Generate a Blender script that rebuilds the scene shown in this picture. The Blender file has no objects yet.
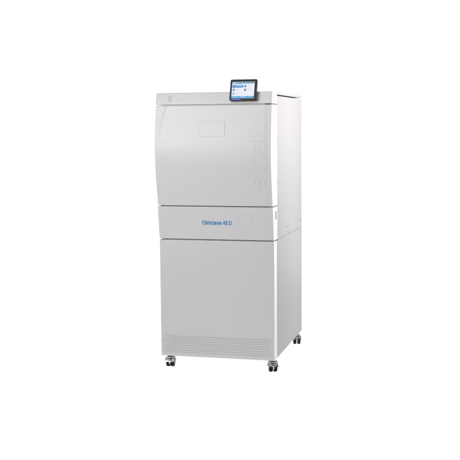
import bpy, bmesh, math
import numpy as np
from mathutils import Matrix, Vector

S = bpy.context.scene
C = S.collection
FLOOR = -0.075                      # the machine's lower edge is z = 0, it rolls on casters
ROOT = Vector((0.0, 0.42, FLOOR))

# ------------------------------------------------------------------ materials
def mat(name, col, rough=0.45, metal=0.0, spec=0.5, bump=0.0, bscale=600.0, rvar=0.0,
        emit=None, estr=0.0, coat=0.0, cvar=0.0, cscale=3.0, wave=0.0):
    m = bpy.data.materials.new(name); m.use_nodes = True
    nt = m.node_tree; b = nt.nodes['Principled BSDF']
    b.inputs['Base Color'].default_value = (*col, 1)
    b.inputs['Roughness'].default_value = rough
    b.inputs['Metallic'].default_value = metal
    b.inputs['Specular IOR Level'].default_value = spec
    b.inputs['Coat Weight'].default_value = coat
    tc = nt.nodes.new('ShaderNodeTexCoord')
    if bump:
        n = nt.nodes.new('ShaderNodeTexNoise'); n.inputs['Scale'].default_value = bscale
        n.inputs['Detail'].default_value = 3
        nt.links.new(tc.outputs['Object'], n.inputs['Vector'])
        bp = nt.nodes.new('ShaderNodeBump'); bp.inputs['Strength'].default_value = bump
        bp.inputs['Distance'].default_value = 0.0006
        nt.links.new(n.outputs['Fac'], bp.inputs['Height'])
        nt.links.new(bp.outputs['Normal'], b.inputs['Normal'])
        if wave:                                  # slow unevenness of pressed sheet
            nw = nt.nodes.new('ShaderNodeTexNoise'); nw.inputs['Scale'].default_value = 5.0
            nw.inputs['Detail'].default_value = 1
            nt.links.new(tc.outputs['Object'], nw.inputs['Vector'])
            bw = nt.nodes.new('ShaderNodeBump'); bw.inputs['Strength'].default_value = wave
            bw.inputs['Distance'].default_value = 0.003
            nt.links.new(nw.outputs['Fac'], bw.inputs['Height'])
            nt.links.new(bw.outputs['Normal'], bp.inputs['Normal'])
    if rvar or cvar:
        n2 = nt.nodes.new('ShaderNodeTexNoise'); n2.inputs['Scale'].default_value = cscale
        n2.inputs['Detail'].default_value = 5
        nt.links.new(tc.outputs['Object'], n2.inputs['Vector'])
    if rvar:
        mr = nt.nodes.new('ShaderNodeMapRange')
        mr.inputs['To Min'].default_value = rough - rvar; mr.inputs['To Max'].default_value = rough + rvar
        nt.links.new(n2.outputs['Fac'], mr.inputs['Value'])
        nt.links.new(mr.outputs['Result'], b.inputs['Roughness'])
    if cvar:
        r = nt.nodes.new('ShaderNodeValToRGB')
        r.color_ramp.elements[0].position = 0.3; r.color_ramp.elements[1].position = 0.7
        r.color_ramp.elements[0].color = (*[c * (1 - cvar) for c in col], 1)
        r.color_ramp.elements[1].color = (*[min(1, c * (1 + cvar)) for c in col], 1)
        nt.links.new(n2.outputs['Fac'], r.inputs['Fac'])
        nt.links.new(r.outputs['Color'], b.inputs['Base Color'])
    if emit:
        b.inputs['Emission Color'].default_value = (*emit, 1)
        b.inputs['Emission Strength'].default_value = estr
    return m

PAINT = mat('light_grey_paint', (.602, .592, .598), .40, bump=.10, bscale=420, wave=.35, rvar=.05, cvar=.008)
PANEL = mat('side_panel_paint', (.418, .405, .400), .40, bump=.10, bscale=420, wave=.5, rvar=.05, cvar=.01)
WHITE = mat('white_panel_side', (.90, .895, .885), .38, bump=.05, bscale=420)  # side faces of the front panels, whiter than their fronts
INNER = mat('inner_frame_grey', (.24, .23, .22), .6, bump=.1)
GAPM = mat('gap_grey', (.40, .39, .38), .6, bump=.1)
LIPM = mat('lip_beige', (.62, .56, .52), .5, bump=.1)
EDGE_SHADE = mat('edge_shade_grey', (.47, .465, .475), .5, bump=.05)  # grey of the painted shade lines round the door plates
MARK = mat('mark_grey', (.50, .49, .515), .45, bump=.05)
HINGE = mat('hinge_grey', (.36, .35, .35), .5, bump=.05)
SLOTM = mat('slot_grey', (.21, .215, .19), .5, bump=.1)
SCREW = mat('screw_steel', (.45, .43, .41), .4, metal=.5, bump=.1)
BLUE = mat('blue_print', (.012, .21, .47), .45, bump=.02)
BLACK = mat('black_plastic', (.014, .014, .016), .45, spec=.35, bump=.15, bscale=900, rvar=.06)
RUBBER = mat('black_rubber', (.006, .006, .0065), .6, spec=.2, bump=.3, bscale=500, rvar=.1)
CHROME = mat('brushed_chrome', (.62, .61, .60), .22, metal=1.0, bump=.12, bscale=300, rvar=.06)
STEEL = mat('dark_steel', (.20, .195, .19), .35, metal=1.0, bump=.1)
HUB = mat('hub_grey', (.10, .10, .105), .5, bump=.1)

def scr(name, c, s=1.0):
    return mat('screen_' + name, (.02, .02, .02), .18, spec=.3, bump=.01, emit=c, estr=s)
SC_WHITE = scr('white', (.86, .90, .96), .84)
SC_TOP = scr('top_bar', (.17, .36, .55), .9)
SC_TOPD = scr('top_marks', (.07, .16, .26), .9)
SC_BLUE = scr('blue', (.035, .27, .62), .95)
SC_DEEP = scr('deep_blue', (.012, .15, .43), .95)
SC_TEAL = scr('teal', (.06, .40, .68), .95)
SC_PALE = scr('pale_blue', (.52, .77, .93), .9)
SC_TXT = scr('text_grey', (.55, .53, .55), .85)
SC_ROSE = scr('text_rose', (.72, .58, .56), .85)
STATUS = scr('status', (.10, .13, .85), 1.1)

# ------------------------------------------------------------------ helpers
def link(name, verts, faces, mats, parent=None, midx=None, smooth=35, bevel=0.0, segs=3, off=True):
    me = bpy.data.meshes.new(name)
    if parent is not None and off is True:
        verts = [Vector(v) for v in verts]
    me.from_pydata([tuple(v) for v in verts], [], faces)
    for m in mats: me.materials.append(m)
    if midx:
        for p, i in zip(me.polygons, midx): p.material_index = i
    bm = bmesh.new(); bm.from_mesh(me)
    bmesh.ops.recalc_face_normals(bm, faces=bm.faces)
    if bevel:
        es = [e for e in bm.edges if len(e.link_faces) == 2 and e.calc_face_angle(0) > math.radians(40)]
        bmesh.ops.bevel(bm, geom=es, offset=bevel, segments=segs, profile=.5, affect='EDGES', clamp_overlap=True)
    bm.to_mesh(me); bm.free()
    for p in me.polygons: p.use_smooth = True
    me.set_sharp_from_angle(angle=math.radians(smooth))
    o = bpy.data.objects.new(name, me); C.objects.link(o)
    if parent is not None: o.parent = parent
    return o

class MB:
    def __init__(s): s.v = []; s.f = []; s.m = []
    def quad_box(s, x0, x1, y0, y1, z0, z1, m=0):
        n = len(s.v)
        s.v += [(x, y, z) for z in (z0, z1) for y in (y0, y1) for x in (x0, x1)]
        for f in ((0, 1, 3, 2), (4, 5, 7, 6), (0, 1, 5, 4), (2, 3, 7, 6), (0, 2, 6, 4), (1, 3, 7, 5)):
            s.f.append(tuple(n + i for i in f)); s.m.append(m)
        return s
    def lathe(s, prof, c, axis='x', n=32, m=0, a0=0.0, a1=2 * math.pi):
        """prof: (along axis, radius) pairs, revolved round the axis through c; closed solid for a full turn"""
        full = abs(a1 - a0 - 2 * math.pi) < 1e-6
        k = n if full else n + 1
        b = len(s.v)
        for (t, r) in prof:
            for i in range(k):
                a = a0 + (a1 - a0) * i / n
                u, w = r * math.cos(a), r * math.sin(a)
                p = (t, u, w) if axis == 'x' else ((u, t, w) if axis == 'y' else (u, w, t))
                s.v.append((c[0] + p[0], c[1] + p[1], c[2] + p[2]))
        P = len(prof)
        for j in range(P - 1):
            for i in range(k if full else k - 1):
                i2 = (i + 1) % k
                s.f.append((b + j * k + i, b + j * k + i2, b + (j + 1) * k + i2, b + (j + 1) * k + i)); s.m.append(m)
        if full:
            s.f.append(tuple(b + i for i in range(k))); s.m.append(m)
            s.f.append(tuple(b + (P - 1) * k + i for i in range(k))); s.m.append(m)
        return s
    def build(s, name, mats, parent=None, bevel=0.0, segs=3, smooth=35):
        return link(name, s.v, s.f, mats, parent, s.m, smooth, bevel, segs)

def child(o, parent, base):
    """hang o (built in machine coordinates) under parent whose origin stands at base"""
    o.parent = parent; o.location = -Vector(base)
    return o

def machine_part(o): return child(o, root, ROOT)

def sub_part(o, parent):                      # parent is a machine part with the same offset
    o.parent = parent; o.location = (0, 0, 0)
    return o

root = bpy.data.objects.new('steam_sterilizer', None); C.objects.link(root)
root.empty_display_size = .2
root.location = ROOT
root['label'] = 'tall light grey steam sterilizer on casters with bulging door and black touch display'
root['category'] = 'sterilizer'

# ------------------------------------------------------------------ front panels
W = 0.325
def edge_samples(a, b, r, n):
    th = [r * (1 - math.cos(t)) for t in np.linspace(0, math.pi / 2, 7)]
    return [a + t for t in th] + list(np.linspace(a + r, b - r, n + 2))[1:-1] + [b - t for t in reversed(th)]
def rnd(d, r):
    d = max(0.0, min(r, d)); return r - math.sqrt(max(0.0, r * r - (r - d) ** 2))

def panel(name, prof, z0, z1, yback, nx, nz, r=.004, rx=.007, extra=None, zs=None, mats=None):
    """a thick front panel: curved front prof(z) with rounded rims, plain back"""
    xs = edge_samples(-W, W, rx, nx)
    zs = zs or edge_samples(z0, z1, r, nz)
    V = []; F = []; M = []
    nX, nZ = len(xs), len(zs)
    for z in zs:
        for x in xs:
            y = prof(z) + rnd(z - z0, r) + rnd(z1 - z, r) + rnd(x + W, rx) + rnd(W - x, rx)
            if extra: y += extra(x, z)
            V.append((x, min(y, yback - .005), z))
    for j in range(nZ - 1):
        for i in range(nX - 1):
            a = j * nX + i
            F.append((a, a + 1, a + 1 + nX, a + nX))
            xm = .5 * (xs[i] + xs[i + 1])
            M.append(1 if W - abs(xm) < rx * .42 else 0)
    # rim: straight back to yback
    loop = [i for i in range(nX)] + [j * nX + nX - 1 for j in range(1, nZ)] + \
           [(nZ - 1) * nX + i for i in range(nX - 2, -1, -1)] + [j * nX for j in range(nZ - 2, 0, -1)]
    b = len(V)
    for i in loop: V.append((V[i][0], yback, V[i][2]))
    L = len(loop)
    for k in range(L):
        k2 = (k + 1) % L
        F.append((loop[k], loop[k2], b + k2, b + k))
        xm = .5 * (V[loop[k]][0] + V[loop[k2]][0])
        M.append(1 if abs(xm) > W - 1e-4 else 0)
    F.append(tuple(b + k for k in range(L))); M.append(0)
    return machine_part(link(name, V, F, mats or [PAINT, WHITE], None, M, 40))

# door
zd = np.array([.848, .853, .98, 1.071, 1.151, 1.258, 1.330, 1.391])
yd = np.array([-.0295, -.0304, -.053, -.066, -.0675, -.0585, -.0475, -.0385])
pd = np.polyfit(zd - 1.12, yd, 4)
def door_base(z): return float(np.polyval(pd, z - 1.12))
def door_relief(x, z):
    """arc-shaped grip scoop along both vertical rims"""
    t = (z - 1.12) / .27
    xb = (.300 - .042 * t * t) if x < 0 else .291 - .006 * t * t
    if x > 0: t = .55
    s = (abs(x) - xb) / .010
    s = max(0.0, min(1.0, s)); s = s * s * (3 - 2 * s)
    return .0025 * s * (0.35 + .65 * min(1, t * t * 1.6))
def door_y(x, z): return door_base(z) + door_relief(x, z)
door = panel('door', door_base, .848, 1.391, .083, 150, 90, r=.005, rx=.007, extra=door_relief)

# cap band above the door
def lid_base(z):
    t = (z - 1.3955) / (1.46 - 1.3955)
    return -.0385 + .020 * t ** 1.25
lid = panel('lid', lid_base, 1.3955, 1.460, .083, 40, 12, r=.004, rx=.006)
sub_part(MB().quad_box(-.290, .279, -.0285, .02, 1.388, 1.398).build('lip', [LIPM], None), lid)

# name fascia
def fas_base(z):
    t = (z - .662) / (.8425 - .662)
    return -.005 - .0245 * t ** 1.1
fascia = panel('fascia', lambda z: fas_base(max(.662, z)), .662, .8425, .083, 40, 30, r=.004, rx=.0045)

sub_part(MB().quad_box(-.298, .312, -.0120, .02, .8405, .8500).build('lip', [GAPM], None), fascia)  # grey strip added inside the gap to make the seam less black
# lower front panel with ventilation louvres
LZ0, LN, LP = .022, 8, .0128
def low_base(z):
    k = (z - LZ0) / LP
    if 0 <= k < LN:
        f = k - math.floor(k)                      # a soft groove at the foot of every slat, the slat leaning out over it
        g = max(0.0, 1 - abs(f - .16) / .15)
        return .0023 * g * g * (3 - 2 * g) + .0012 * f
    return 0.0
def low_extra(x, z):
    d = (W - abs(x) - .014) / .006
    d = max(0.0, min(1.0, d))
    return low_base(z) * d
zl = [0.004 * (1 - math.cos(t)) for t in np.linspace(0, math.pi / 2, 6)] + [.012, .018]
for k in range(LN):
    zl += [LZ0 + LP * (k + f) for f in (0.0, .01, .05, .09, .13, .16, .19, .23, .27, .31, .40, .60, .80, .97)]
zl += [LZ0 + LP * LN, LZ0 + LP * LN + .004] + list(np.linspace(.15, .64, 24)) + \
      [.6555 - .004 * (1 - math.cos(t)) for t in reversed(np.linspace(0, math.pi / 2, 6))]
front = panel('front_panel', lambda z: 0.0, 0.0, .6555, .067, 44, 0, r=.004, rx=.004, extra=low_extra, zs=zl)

sub_part(MB().quad_box(-.300, .312, .0130, .04, .6535, .6640).build('lip', [GAPM], None), front)  # added strip in the gap, lightens the dark depth of the seam

# ------------------------------------------------------------------ cabinet shell
b = MB()
b.quad_box(-.300, .300, .030, .10, .02, 1.42)             # inner front frame, set in from the panels
cab = machine_part(b.build('inner_frame', [INNER], None))
b = MB()
b.quad_box(-.309, .309, .1005, .834, .004, 1.4350)
body = machine_part(b.build('cabinet_body', [INNER], None))

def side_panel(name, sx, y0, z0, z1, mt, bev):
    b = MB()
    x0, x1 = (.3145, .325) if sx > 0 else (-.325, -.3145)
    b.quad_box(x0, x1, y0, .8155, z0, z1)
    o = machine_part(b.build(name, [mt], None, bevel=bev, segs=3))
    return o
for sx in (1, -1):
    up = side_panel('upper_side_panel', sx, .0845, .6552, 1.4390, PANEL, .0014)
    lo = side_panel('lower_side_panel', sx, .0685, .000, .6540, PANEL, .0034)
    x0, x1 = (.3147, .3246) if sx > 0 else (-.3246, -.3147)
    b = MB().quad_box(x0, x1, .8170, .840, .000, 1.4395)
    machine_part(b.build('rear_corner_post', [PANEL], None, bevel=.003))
    # fixing screws along the panel joint
    for (y, z) in ((.092, .704), (.395, .668), (.380, .700), (.806, .700), (.094, 1.205), (.094, .965)):
        s = MB().lathe([(-.001, .0055), (.0012, .0055), (.0020, .0042)], (0, 0, 0), 'x', 16)
        if sx < 0: s.v = [(-x, yy, zz) for x, yy, zz in s.v]
        s.v = [(x + sx * .325, yy + y, zz + z) for x, yy, zz in s.v]
        sub_part(s.build('screw', [SCREW], None), up)
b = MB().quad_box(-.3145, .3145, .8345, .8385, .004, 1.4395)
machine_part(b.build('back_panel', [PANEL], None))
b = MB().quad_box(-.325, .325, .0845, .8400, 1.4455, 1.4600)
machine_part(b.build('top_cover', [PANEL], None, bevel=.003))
b = MB().quad_box(-.316, .316, .10, .83, -.003, .0035)
machine_part(b.build('floor_plate', [INNER], None))

# marks on the right-hand panel sides
def plate(name, x0, x1, y0, y1, z0, z1, m, parent, bevel=.0008):
    return sub_part(MB().quad_box(x0, x1, y0, y1, z0, z1).build(name, [m], None, bevel=bevel), parent)
plate('lock_slot', .3243, .3257, .030, .062, .772, .818, SLOTM, fascia)
plate('hinge_mark', .3243, .3256, .008, .024, 1.432, 1.449, HINGE, lid)
plate('hinge_mark', .3243, .3256, -.004, .024, 1.402, 1.422, HINGE, lid)

# ------------------------------------------------------------------ conforming details
def conform_rect(name, yf, x0, x1, z0, z1, h, m, parent, rad=.004, n=10, inset=0.0):
    """a rounded plate that follows the curve of the panel, h thick"""
    out = []
    for cx, cz, a0 in ((x1 - rad, z1 - rad, 0), (x0 + rad, z1 - rad, 90), (x0 + rad, z0 + rad, 180), (x1 - rad, z0 + rad, 270)):
        for k in range(6):
            a = math.radians(a0 + 18 * k)
            out.append((cx + rad * math.cos(a), cz + rad * math.sin(a)))
    # cut the rounded outline into rows, each row following the panel's curve
    zr = [z0 + rad * (1 - math.cos(t)) for t in np.linspace(0, math.pi / 2, 6)] + list(np.linspace(z0 + rad, z1 - rad, n))[1:-1] + \
         [z1 - rad * (1 - math.cos(t)) for t in reversed(np.linspace(0, math.pi / 2, 6))]
    nu = 9; V = []; F = []
    for dy in (.0005, -h):
        for z in zr:
            q = min(z - z0, z1 - z); cut = rad - math.sqrt(max(0, rad * rad - max(0, rad - q) ** 2)) if q < rad else 0
            for i in range(nu):
                x = x0 + cut + (x1 - x0 - 2 * cut) * i / (nu - 1)
                V.append((x, yf(x, z) + dy, z))
    R_ = len(zr); T = R_ * nu
    for j in range(R_ - 1):
        for i in range(nu - 1):
            a = j * nu + i
            F.append((a, a + 1, a + nu + 1, a + nu)); F.append((T + a, T + a + 1, T + a + nu + 1, T + a + nu))
    rim = list(range(nu)) + [j * nu + nu - 1 for j in range(1, R_)] + [(R_ - 1) * nu + i for i in range(nu - 2, -1, -1)] + [j * nu for j in range(R_ - 2, 0, -1)]
    for k in range(len(rim)):
        p, q = rim[k], rim[(k + 1) % len(rim)]
        F.append((p, q, T + q, T + p))
    return sub_part(link(name, V, F, [m], None, None, 40), parent)

conform_rect('plate_edge_shade', door_y, -.0706, .0700, 1.2237, 1.3014, .0006, EDGE_SHADE, door, rad=.007)  # grey ring stands in for the shadow line at the plate's edge
conform_rect('grip_edge_shade', door_y, -.2872, -.2470, 1.1050, 1.1256, .0005, EDGE_SHADE, door, rad=.004)  # painted shade line round the grip plate
conform_rect('blank_plate', door_y, -.0690, .0680, 1.2255, 1.3000, .0016, PAINT, door, rad=.006)
conform_rect('grip_plate', door_y, -.2860, -.2480, 1.1065, 1.1245, .0011, PAINT, door, rad=.003)
conform_rect('indicator', lambda x, z: lid_base(z), -.253, -.235, 1.4105, 1.4465, .0008, MARK, lid, rad=.004)

# heavy grotesque letter outlines, one polygon per contour, thousandths of an em
NAME_OUTLINE = ["482,381 472,408 460,433 445,455 427,475 407,493 385,508 362,521 337,531 310,538 283,542 255,544 208,540 164,528 123,507 87,480 57,446 32,406 14,360 4,309 0,254 4,199 14,149 32,103 57,62 87,28 123,1 164,-19 208,-31 255,-35 283,-33 311,-29 337,-22 362,-12 386,1 408,16 427,34 445,54 460,76 473,101 482,128 496,188 375,188 365,153 354,130 338,111 318,97 295,87 269,82 230,83 208,90 187,100 168,115 152,133 138,157 128,184 121,217 119,254 121,292 128,324 138,352 152,375 168,394 186,409 207,419 230,426 256,428 282,425 307,418 328,406 346,389 360,368 375,320 496,320",
 "548,-28 548,542 665,542 665,-28",
 "856,501 849,518 837,532 822,543 805,550 787,552 769,550 753,543 738,532 726,518 719,501 717,483 719,465 727,448 738,434 753,423 769,417 787,415 805,417 822,423 837,434 849,448 856,465 858,483",
 "845,407 728,407 728,-28 845,-28",
 "1262,306 1251,334 1236,358 1217,378 1194,393 1169,404 1142,410 1113,413 1080,410 1050,400 1025,387 1025,407 910,407 910,-28 1027,-28 1029,244 1032,258 1037,269 1051,287 1071,297 1095,301 1114,299 1127,294 1138,285 1146,273 1152,257 1154,234 1154,-28 1271,-28 1271,241 1269,275",
 "1462,501 1455,518 1443,532 1428,543 1411,550 1393,552 1375,550 1359,543 1344,532 1332,518 1325,501 1323,483 1325,465 1333,448 1344,434 1359,423 1375,417 1393,415 1411,417 1428,423 1443,434 1455,448 1462,465 1464,483",
 "1451,407 1334,407 1334,-28 1451,-28",
 "1908,257 1892,304 1873,338 1847,367 1831,379 1797,397 1759,409 1717,412 1680,409 1644,400 1612,384 1584,362 1560,335 1541,303 1527,268 1519,229 1516,187 1519,146 1527,108 1541,73 1560,41 1584,14 1612,-7 1644,-24 1680,-33 1717,-36 1739,-35 1779,-28 1816,-12 1848,11 1874,40 1885,57 1894,75 1909,122 1796,151 1782,110 1774,98 1758,84 1744,78 1727,75 1699,76 1685,81 1672,88 1662,99 1652,112 1645,128 1639,146 1636,166 1635,187 1636,209 1639,230 1645,248 1652,264 1662,277 1673,288 1685,295 1699,300 1718,302 1744,298 1757,292 1769,284 1781,268 1795,228",
 "1961,-28 1961,542 2078,542 2078,-28",
 "2486,309 2476,333 2463,354 2447,370 2430,384 2411,394 2374,407 2322,412 2276,408 2253,402 2231,394 2209,382 2189,367 2171,349 2155,327 2130,274 2244,240 2261,275 2280,292 2299,300 2310,302 2337,302 2356,297 2367,288 2373,276 2376,258 2285,245 2228,233 2192,217 2175,206 2160,192 2148,176 2138,155 2133,133 2131,108 2133,79 2140,53 2153,29 2169,9 2189,-8 2211,-21 2236,-30 2261,-35 2288,-37 2312,-35 2334,-32 2354,-25 2377,-13 2377,-28 2493,-28 2493,252 2491,282",
 "2416,163 2380,139 2376,139 2372,117 2361,98 2343,83 2331,78 2316,75 2299,73 2277,76 2262,82 2251,93 2249,105 2251,117 2258,125 2273,132 2295,138 2376,150 2396,155",
 "2953,407 2826,407 2735,156 2645,407 2517,407 2684,-28 2786,-28",
 "3352,292 3340,318 3325,341 3307,361 3288,377 3266,391 3244,400 3221,407 3198,411 3173,412 3136,409 3101,399 3068,383 3040,361 3017,334 2999,302 2985,266 2977,228 2975,187 2977,146 2985,108 2999,72 3018,41 3042,14 3071,-8 3104,-24 3141,-33 3180,-36 3209,-35 3236,-30 3262,-22 3285,-10 3306,3 3324,20 3340,39 3352,60 3371,110 3258,138 3244,106 3239,99 3228,87 3213,79 3203,76 3181,74 3163,76 3147,79 3134,86 3122,94 3113,105 3104,119 3097,141 3368,141 3366,229 3361,262",
 "3246,241 3098,246 3110,270 3120,281 3131,290 3143,297 3157,301 3174,302 3190,301 3204,297 3215,291 3225,282 3233,271 3240,258",
 "3598,99 3598,194 3805,540 3952,540 3952,194 4020,194 4020,99 3952,99 3952,-28 3836,-28 3836,99",
 "3702,194 3836,422 3836,194",
 "4438,537 4115,537 4080,228 4180,217 4199,231 4221,242 4248,248 4278,248 4292,244 4304,238 4315,230 4325,220 4333,208 4339,194 4342,179 4344,162 4342,146 4339,131 4333,118 4326,106 4317,96 4306,89 4294,83 4280,79 4265,78 4240,81 4229,86 4211,98 4199,114 4196,123 4190,158 4072,158 4080,99 4089,70 4103,44 4122,21 4145,2 4171,-14 4201,-26 4232,-33 4265,-35 4301,-32 4335,-24 4366,-9 4394,10 4418,34 4437,62 4452,93 4460,127 4463,163 4461,190 4457,216 4449,241 4438,264 4425,285 4409,305 4391,321 4371,335 4349,347 4325,355 4300,360 4273,362 4232,357 4211,351 4220,424 4438,424",
 "5134,359 5116,404 5092,443 5061,476 5024,503 4982,522 4935,533 4884,537 4690,537 4690,-28 4878,-28 4930,-24 4979,-13 5022,6 5060,33 5092,66 5116,106 5134,151 5144,201 5147,255 5144,309",
 "5021,322 5027,291 5029,255 5027,220 5021,188 5011,161 4998,138 4982,120 4962,105 4937,94 4908,87 4872,85 4810,85 4810,424 4878,424 4912,421 4940,415 4963,404 4983,389 4999,371 5011,349"]
RAISED_OUTLINE = ["564,537 425,537 283,165 139,537 0,537 0,-28 118,-28 118,267 235,-28 329,-28 444,266 444,-28 564,-28",
 "1032,537 664,537 664,-28 1035,-28 1035,85 784,85 784,201 1015,201 1015,314 784,314 784,424 1032,424",
 "1492,85 1255,85 1255,537 1135,537 1135,-28 1492,-28",
 "2059,-28 1851,537 1737,537 1532,-28 1660,-28 1710,114 1880,114 1931,-28",
 "1840,227 1749,227 1794,360",
 "2593,374 2579,413 2570,431 2546,463 2517,491 2501,503 2483,514 2446,530 2426,536 2383,543 2361,544 2326,541 2292,535 2260,523 2230,507 2203,487 2179,464 2158,436 2140,405 2126,371 2116,335 2111,296 2109,254 2111,213 2116,174 2126,137 2140,103 2158,72 2179,45 2203,21 2231,1 2261,-15 2294,-26 2329,-33 2365,-35 2398,-33 2429,-28 2458,-19 2486,-6 2512,10 2535,29 2554,52 2571,77 2585,105 2595,135 2600,166 2602,199 2602,284 2351,284 2351,171 2484,211 2482,184 2474,151 2468,137 2450,113 2427,96 2399,85 2365,81 2346,82 2328,86 2311,92 2296,100 2281,111 2268,124 2257,139 2247,157 2239,177 2233,200 2229,226 2228,254 2229,283 2233,308 2239,332 2247,352 2257,370 2268,385 2281,398 2295,409 2310,417 2326,423 2343,427 2373,427 2394,424 2412,419 2435,405 2455,385 2465,369 2474,351 2484,321 2606,321"]

def outline_mesh(loops, extrude, bevel=0.0):
    cu = bpy.data.curves.new('lettering_curve', 'CURVE'); cu.dimensions = '2D'; cu.fill_mode = 'BOTH'
    cu.extrude = extrude; cu.bevel_depth = bevel; cu.bevel_resolution = 1
    for l in loops:
        pts = [tuple(int(k) / 1000 for k in p.split(',')) for p in l.split()]
        sp = cu.splines.new('POLY'); sp.points.add(len(pts) - 1); sp.use_cyclic_u = True
        for p, (x, y) in zip(sp.points, pts): p.co = (x, y, 0, 1)
    o = bpy.data.objects.new('lettering_curve', cu); C.objects.link(o)
    bpy.context.view_layer.update()
    dg = bpy.context.evaluated_depsgraph_get()
    me = bpy.data.meshes.new_from_object(o.evaluated_get(dg))
    V = [tuple(v.co) for v in me.vertices]; F = [tuple(p.vertices) for p in me.polygons]
    bpy.data.objects.remove(o); bpy.data.curves.remove(cu); bpy.data.meshes.remove(me)
    return np.array(V), F

def fit(V, u0, u1, v0, v1, vref=None):
    """stretch the text's outline to a box; returns u, v, w"""
    lo, hi = V.min(0), V.max(0)
    U = u0 + (V[:, 0] - lo[0]) / (hi[0] - lo[0]) * (u1 - u0)
    Vv = v0 + (V[:, 1] - lo[1]) / (hi[1] - lo[1]) * (v1 - v0)
    return U, Vv, V[:, 2]

# blue name on the fascia
V, F = outline_mesh(NAME_OUTLINE, .0004)
U, Z, Wd = fit(V, -.0740, .0935, .7430, .7668)
P = [(u, fas_base(z) - .0003 - w, z) for u, z, w in zip(U, Z, Wd)]
sub_part(link('lettering', P, F, [BLUE], None, None, 30), fascia)

# raised name reading down the right side of the door
V, F = outline_mesh(RAISED_OUTLINE, .008, bevel=.016)
V[:, 2] *= .0018 / V[:, 2].max()          # soft shoulders, 1.8 mm proud
U, Q, Wd = fit(V, 0.0, .322, 0.0, .076)
P = [(.2130 + q, door_y(.2130 + q, 1.272 - u) - w, 1.272 - u) for u, q, w in zip(U, Q, Wd)]
sub_part(link('lettering', P, F, [PAINT], None, None, 30), door)

# raised round emblem on the fascia
V = []; F = []
N = 72; cx, cz = .1685, .7675
prof = ((.0378, .0004), (.0384, -.0009), (.0394, -.0015), (.0410, -.0015), (.0420, -.0009), (.0426, .0004))
for i in range(N):
    a = 2 * math.pi * i / N
    for r, dy in prof:
        x, z = cx + r * math.cos(a), cz + r * math.sin(a)
        V.append((x, fas_base(z) + dy, z))
k = len(prof)
for i in range(N):
    j = (i + 1) % N
    for q in range(k):
        q2 = (q + 1) % k
        F.append((i * k + q, i * k + q2, j * k + q2, j * k + q))
b0 = len(V)
def bar(xa, za, xb, zb, wd):
    n = len(V)
    d = Vector((xb - xa, zb - za)).normalized(); nrm = Vector((-d.y, d.x)) * wd / 2
    c = [(xa + nrm.x, za + nrm.y), (xb + nrm.x, zb + nrm.y), (xb - nrm.x, zb - nrm.y), (xa - nrm.x, za - nrm.y)]
    for dy in (.0004, -.0008):
        for x, z in c: V.append((x, fas_base(z) + dy, z))
    for q in range(4):
        q2 = (q + 1) % 4
        F.append((n + q, n + q2, n + 4 + q2, n + 4 + q))
    F.append((n, n + 1, n + 2, n + 3)); F.append((n + 4, n + 5, n + 6, n + 7))
bar(cx + .026, cz - .030, cx + .036, cz - .044, .0035)
sub_part(link('emblem', V, F, [PAINT], None, None, 40), fascia)

# ------------------------------------------------------------------ touch display
def rounded_slab(x0, x1, z0, z1, y0, y1, r, m=0, n=7):
    out = []
    for cx, cz, a0 in ((x1 - r, z1 - r, 0), (x0 + r, z1 - r, 90), (x0 + r, z0 + r, 180), (x1 - r, z0 + r, 270)):
        for k in range(n):
            a = math.radians(a0 + 90 * k / (n - 1)); out.append((cx + r * math.cos(a), cz + r * math.sin(a)))
    L = len(out)
    V = [(x, y0, z) for x, z in out] + [(x, y1, z) for x, z in out]
    F = [(k, (k + 1) % L, L + (k + 1) % L, L + k) for k in range(L)] + [tuple(range(L)), tuple(range(L, 2 * L))]
    return V, F
DW, DH = .1460, .1175
LEAN = math.radians(19)
DB = Vector((.1690, -.064, 1.4145))             # lower middle of the display's face
V, F = rounded_slab(-DW / 2, DW / 2, 0, DH, 0, .017, .0075)
disp = link('touch_display', V, F, [BLACK], None, None, 40, bevel=.0022)
disp.parent = root; disp.location = DB - ROOT; disp.rotation_euler = (-LEAN, 0, 0)
# bracket behind it
o = MB().quad_box(-.035, .035, .0165, .040, .010, .050).build('bracket', [BLACK], None, bevel=.002); o.parent = disp

SX0, SX1, SZ0, SZ1 = -.0620, .0605, .0105, .1035
sm = MB(); smats = [SC_WHITE, SC_TOP, SC_TOPD, SC_BLUE, SC_DEEP, SC_TEAL, SC_PALE, SC_TXT, SC_ROSE]
sm.quad_box(SX0, SX1, -.0006, .003, SZ0, SZ1, 0)
def sq(u0, u1, v0, v1, m, lvl=1):
    x0, x1 = SX0 + (SX1 - SX0) * u0, SX0 + (SX1 - SX0) * u1
    z1, z0 = SZ1 - (SZ1 - SZ0) * v0, SZ1 - (SZ1 - SZ0) * v1
    sm.quad_box(x0, x1, -.0006 - .0001 * lvl, -.0005, z0, z1, m)
sq(.002, .998, .002, .125, 1)
for a, c in ((.27, .40), (.46, .56), (.59, .66), (.68, .78), (.86, .96)): sq(a, c, .035, .095, 2, 2)
sq(.03, .09, .035, .095, 6, 2)
sq(.02, .50, .185, .365, 3)
sq(.045, .125, .215, .335, 4, 2)
sq(.17, .44, .225, .255, 6, 2); sq(.17, .36, .290, .315, 4, 2)
def icon(u, v, m=3):
    sq(u - .048, u + .048, v - .070, v + .070, m); sq(u - .022, u + .022, v - .030, v + .030, 4 if m == 3 else 6, 2)
icon(.085, .49); icon(.085, .73, 5); icon(.59, .275); icon(.59, .50)
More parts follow.
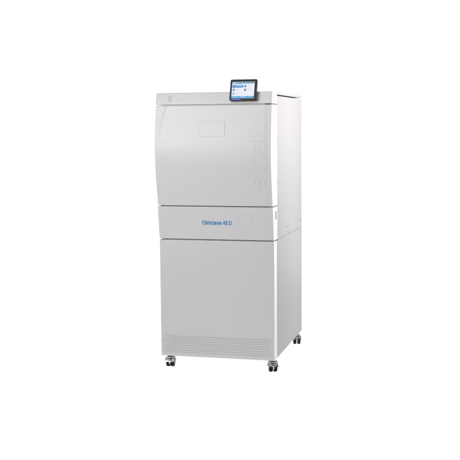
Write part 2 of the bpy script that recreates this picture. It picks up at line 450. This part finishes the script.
for (u0, u1, v, m) in ((.18, .40, .455, 8), (.18, .34, .525, 7), (.18, .42, .68, 7), (.18, .33, .755, 8), (.68, .93, .235, 7),
                       (.68, .86, .30, 7), (.68, .95, .445, 7), (.68, .82, .53, 8)):
    n = int((u1 - u0) / .03)
    for q in range(n):
        if (q * 7 + int(v * 100)) % 5 == 3: continue
        sq(u0 + q * .03, u0 + q * .03 + .022, v - .016, v + .016, m)
sq(.002, .998, .87, .998, 3)
sq(.04, .30, .895, .975, 5, 2); sq(.40, .62, .905, .935, 6, 2); sq(.72, .90, .895, .975, 5, 2)
o = sm.build('screen', smats, None); o.parent = disp
o = MB().quad_box(-.060, -.010, -.0009, .004, .0018, .0062).build('status_light', [STATUS], None, bevel=.0008); o.parent = disp

# ------------------------------------------------------------------ casters
def caster(x, y, swivel, brake):
    """twin-wheel caster: chrome hood over two black wheels, stem up into the floor plate"""
    e = bpy.data.objects.new('caster', None); C.objects.link(e); e.empty_display_size = .03
    e.parent = root; e.location = Vector((x, y, FLOOR)) - ROOT; e.rotation_euler = (0, 0, swivel)
    R, hz, wy = .0250, .0250, .012          # wheel radius, axle height, trail
    # hood: an arched chrome shell with closed cheeks between the wheels
    h = MB()
    n = 16; a0, a1 = math.radians(6), math.radians(166)
    ro, ri = .0315, .0275; hw = .0265
    sec = [(-hw, ri), (-hw, ro - .002), (-hw + .002, ro), (hw - .002, ro), (hw, ro - .002), (hw, ri), (-hw, ri)]
    h.lathe(sec, (0, wy, hz), 'x', n, 0, a0, a1)
    h.quad_box(-.0035, .0035, wy - .028, wy + .028, hz - .006, hz + .029)
    h.quad_box(-.0240, .0240, -.020, .026, .0560, .0600)
    h.build('hood', [CHROME], e, bevel=.0006, segs=2)
    for s in (-1, 1):
        w = MB(); c = s * .0123
        w.lathe([(c - .0095, .012), (c - .0095, .0222), (c - .0078, .0242), (c - .004, R), (c + .004, R), (c + .0078, .0242), (c + .0095, .0222), (c + .0095, .012)],
                (0, wy, hz), 'x', 36, 0)
        w.lathe([(c - .0100, .0115), (c + .0100, .0115)], (0, wy, hz), 'x', 24, 1)
        w.build('wheel', [RUBBER, HUB], e, smooth=40)
    st = MB().lathe([(.056, .0150), (.061, .0150), (.066, .0095), (.090, .0075)], (0, 0, 0), 'z', 20)
    st.build('stem', [STEEL], e)
    if brake:
        MB().quad_box(-.012, .012, -.030, -.014, .0400, .0440).build('brake_pedal', [CHROME], e, bevel=.0012, segs=2)
    return e
caster(-.289, .050, math.radians(4), True)
caster(.306, .050, math.radians(20), True)
caster(.306, .775, math.radians(12), False)
caster(-.289, .775, math.radians(-25), False)

# ------------------------------------------------------------------ studio: an added translucent white sweep, lit through to keep the ground shadowless
sheet = bpy.data.materials.new('backlit_sheet'); sheet.use_nodes = True  # made translucent so the added lamps whiten floor and backdrop
nt = sheet.node_tree
for n in list(nt.nodes):
    if n.type != 'OUTPUT_MATERIAL': nt.nodes.remove(n)
out = [n for n in nt.nodes if n.type == 'OUTPUT_MATERIAL'][0]
tr = nt.nodes.new('ShaderNodeBsdfTranslucent'); tr.inputs['Color'].default_value = (.93, .93, .93, 1)
df = nt.nodes.new('ShaderNodeBsdfDiffuse'); df.inputs['Color'].default_value = (.93, .93, .93, 1)
mx = nt.nodes.new('ShaderNodeMixShader'); mx.inputs['Fac'].default_value = .18
nt.links.new(tr.outputs[0], mx.inputs[1]); nt.links.new(df.outputs[0], mx.inputs[2]); nt.links.new(mx.outputs[0], out.inputs['Surface'])

YB, RC = 3.6, .22
def sheet_obj(name, pts, hw=7.0):
    V = []; F = []
    for (y, z) in pts: V += [(-hw, y, z), (hw, y, z)]
    for i in range(len(pts) - 1): F.append((2 * i, 2 * i + 1, 2 * i + 3, 2 * i + 2))
    o = link(name, V, F, [sheet]); o['kind'] = 'structure'
    return o
arc = [(YB - RC + RC * math.sin(t), FLOOR + RC - RC * math.cos(t)) for t in np.linspace(0, math.pi / 2, 17)]
sheet_obj('floor', [(-4.0, FLOOR), (YB - RC, FLOOR)])
sheet_obj('backdrop', arc + [(YB, 5.2)])

def area(name, loc, target, sx, sy, radiance, col=(1, 1, 1), spread=180):
    l = bpy.data.lights.new(name, 'AREA'); l.shape = 'RECTANGLE'; l.size = sx; l.size_y = sy; l.spread = math.radians(spread)
    l.energy = radiance * math.pi * sx * sy; l.color = col
    o = bpy.data.objects.new(name, l); C.objects.link(o); o.location = loc
    d = Vector(target) - Vector(loc)
    o.rotation_euler = d.to_track_quat('-Z', 'Y').to_euler()
    return o
# lamps added under the floor wash out contact shadow, square to the camera: narrow in front, wide towards the backdrop
RT, FW = Vector((math.cos(.2484), math.sin(.2484))), Vector((-math.sin(.2484), math.cos(.2484)))
def under_floor_light(r0, r1, f0, f1, radiance):
    c = Vector((1.408, -5.2394)) + RT * (r0 + r1) / 2 + FW * (f0 + f1) / 2
    o = area('added_floor_light', (c.x, c.y, FLOOR - .10), (c.x, c.y, 0), r1 - r0, f1 - f0, radiance)
    o.rotation_euler = (math.pi, 0, .2484)
under_floor_light(-3.2, 1.8, 3.70, 6.2, 1.20)
under_floor_light(-5.2, 2.6, 6.2, 10.6, 1.20)
under_floor_light(2.6, 4.6, 8.2, 10.0, 1.20)
area('added_backdrop_light', (-1.2, YB + .25, 2.2), (-1.2, 0, 2.2), 9.6, 5.2, 1.24)  # lamp added behind the backdrop to keep it pure white
# softboxes: one with a grid to the right, one high in front, one low in front to the left
area('side_softbox', (1.9, .35, 1.70), (.325, .35, 1.62), 1.4, 1.1, 4.40, (1, .995, .99), 105)
area('front_softbox', (-.6, -2.6, 3.5), (0, 0, 1.0), 2.0, 1.4, 1.6, (.985, .99, 1), 110)
area('fill_softbox', (-1.3, -3.0, 1.85), (0, 0, 1.50), 1.4, 1.2, 2.12, (.985, .99, 1), 72)

w = bpy.data.worlds.new('World'); S.world = w; w.use_nodes = True
w.node_tree.nodes['Background'].inputs['Color'].default_value = (1, 1, 1, 1)
w.node_tree.nodes['Background'].inputs['Strength'].default_value = .12

# ------------------------------------------------------------------ camera
F_PX, YAW, PITCH, ROLL = 997.51, .2484, .1032, -.0081
cy, sy = math.cos(YAW), math.sin(YAW)
fw0 = Vector((-sy, cy, 0)); rt0 = Vector((cy, sy, 0)); up0 = Vector((0, 0, 1))
fw = fw0 * math.cos(PITCH) - up0 * math.sin(PITCH); u2 = fw0 * math.sin(PITCH) + up0 * math.cos(PITCH)
rt = rt0 * math.cos(ROLL) + u2 * math.sin(ROLL); up = -rt0 * math.sin(ROLL) + u2 * math.cos(ROLL)
cam = bpy.data.cameras.new('camera'); co = bpy.data.objects.new('camera', cam); C.objects.link(co)
M = Matrix((rt, up, -fw)).transposed().to_4x4(); M.translation = Vector((1.408, -5.2394, 1.2751))
co.matrix_world = M
cam.sensor_width = 36; cam.lens = 36 * F_PX / 460; cam.clip_end = 200; cam.clip_start = .05
S.camera = co

S.view_settings.view_transform = 'Standard'; S.view_settings.look = 'None'
S.view_settings.exposure = 0; S.view_settings.gamma = 1
S.render.engine = 'CYCLES'
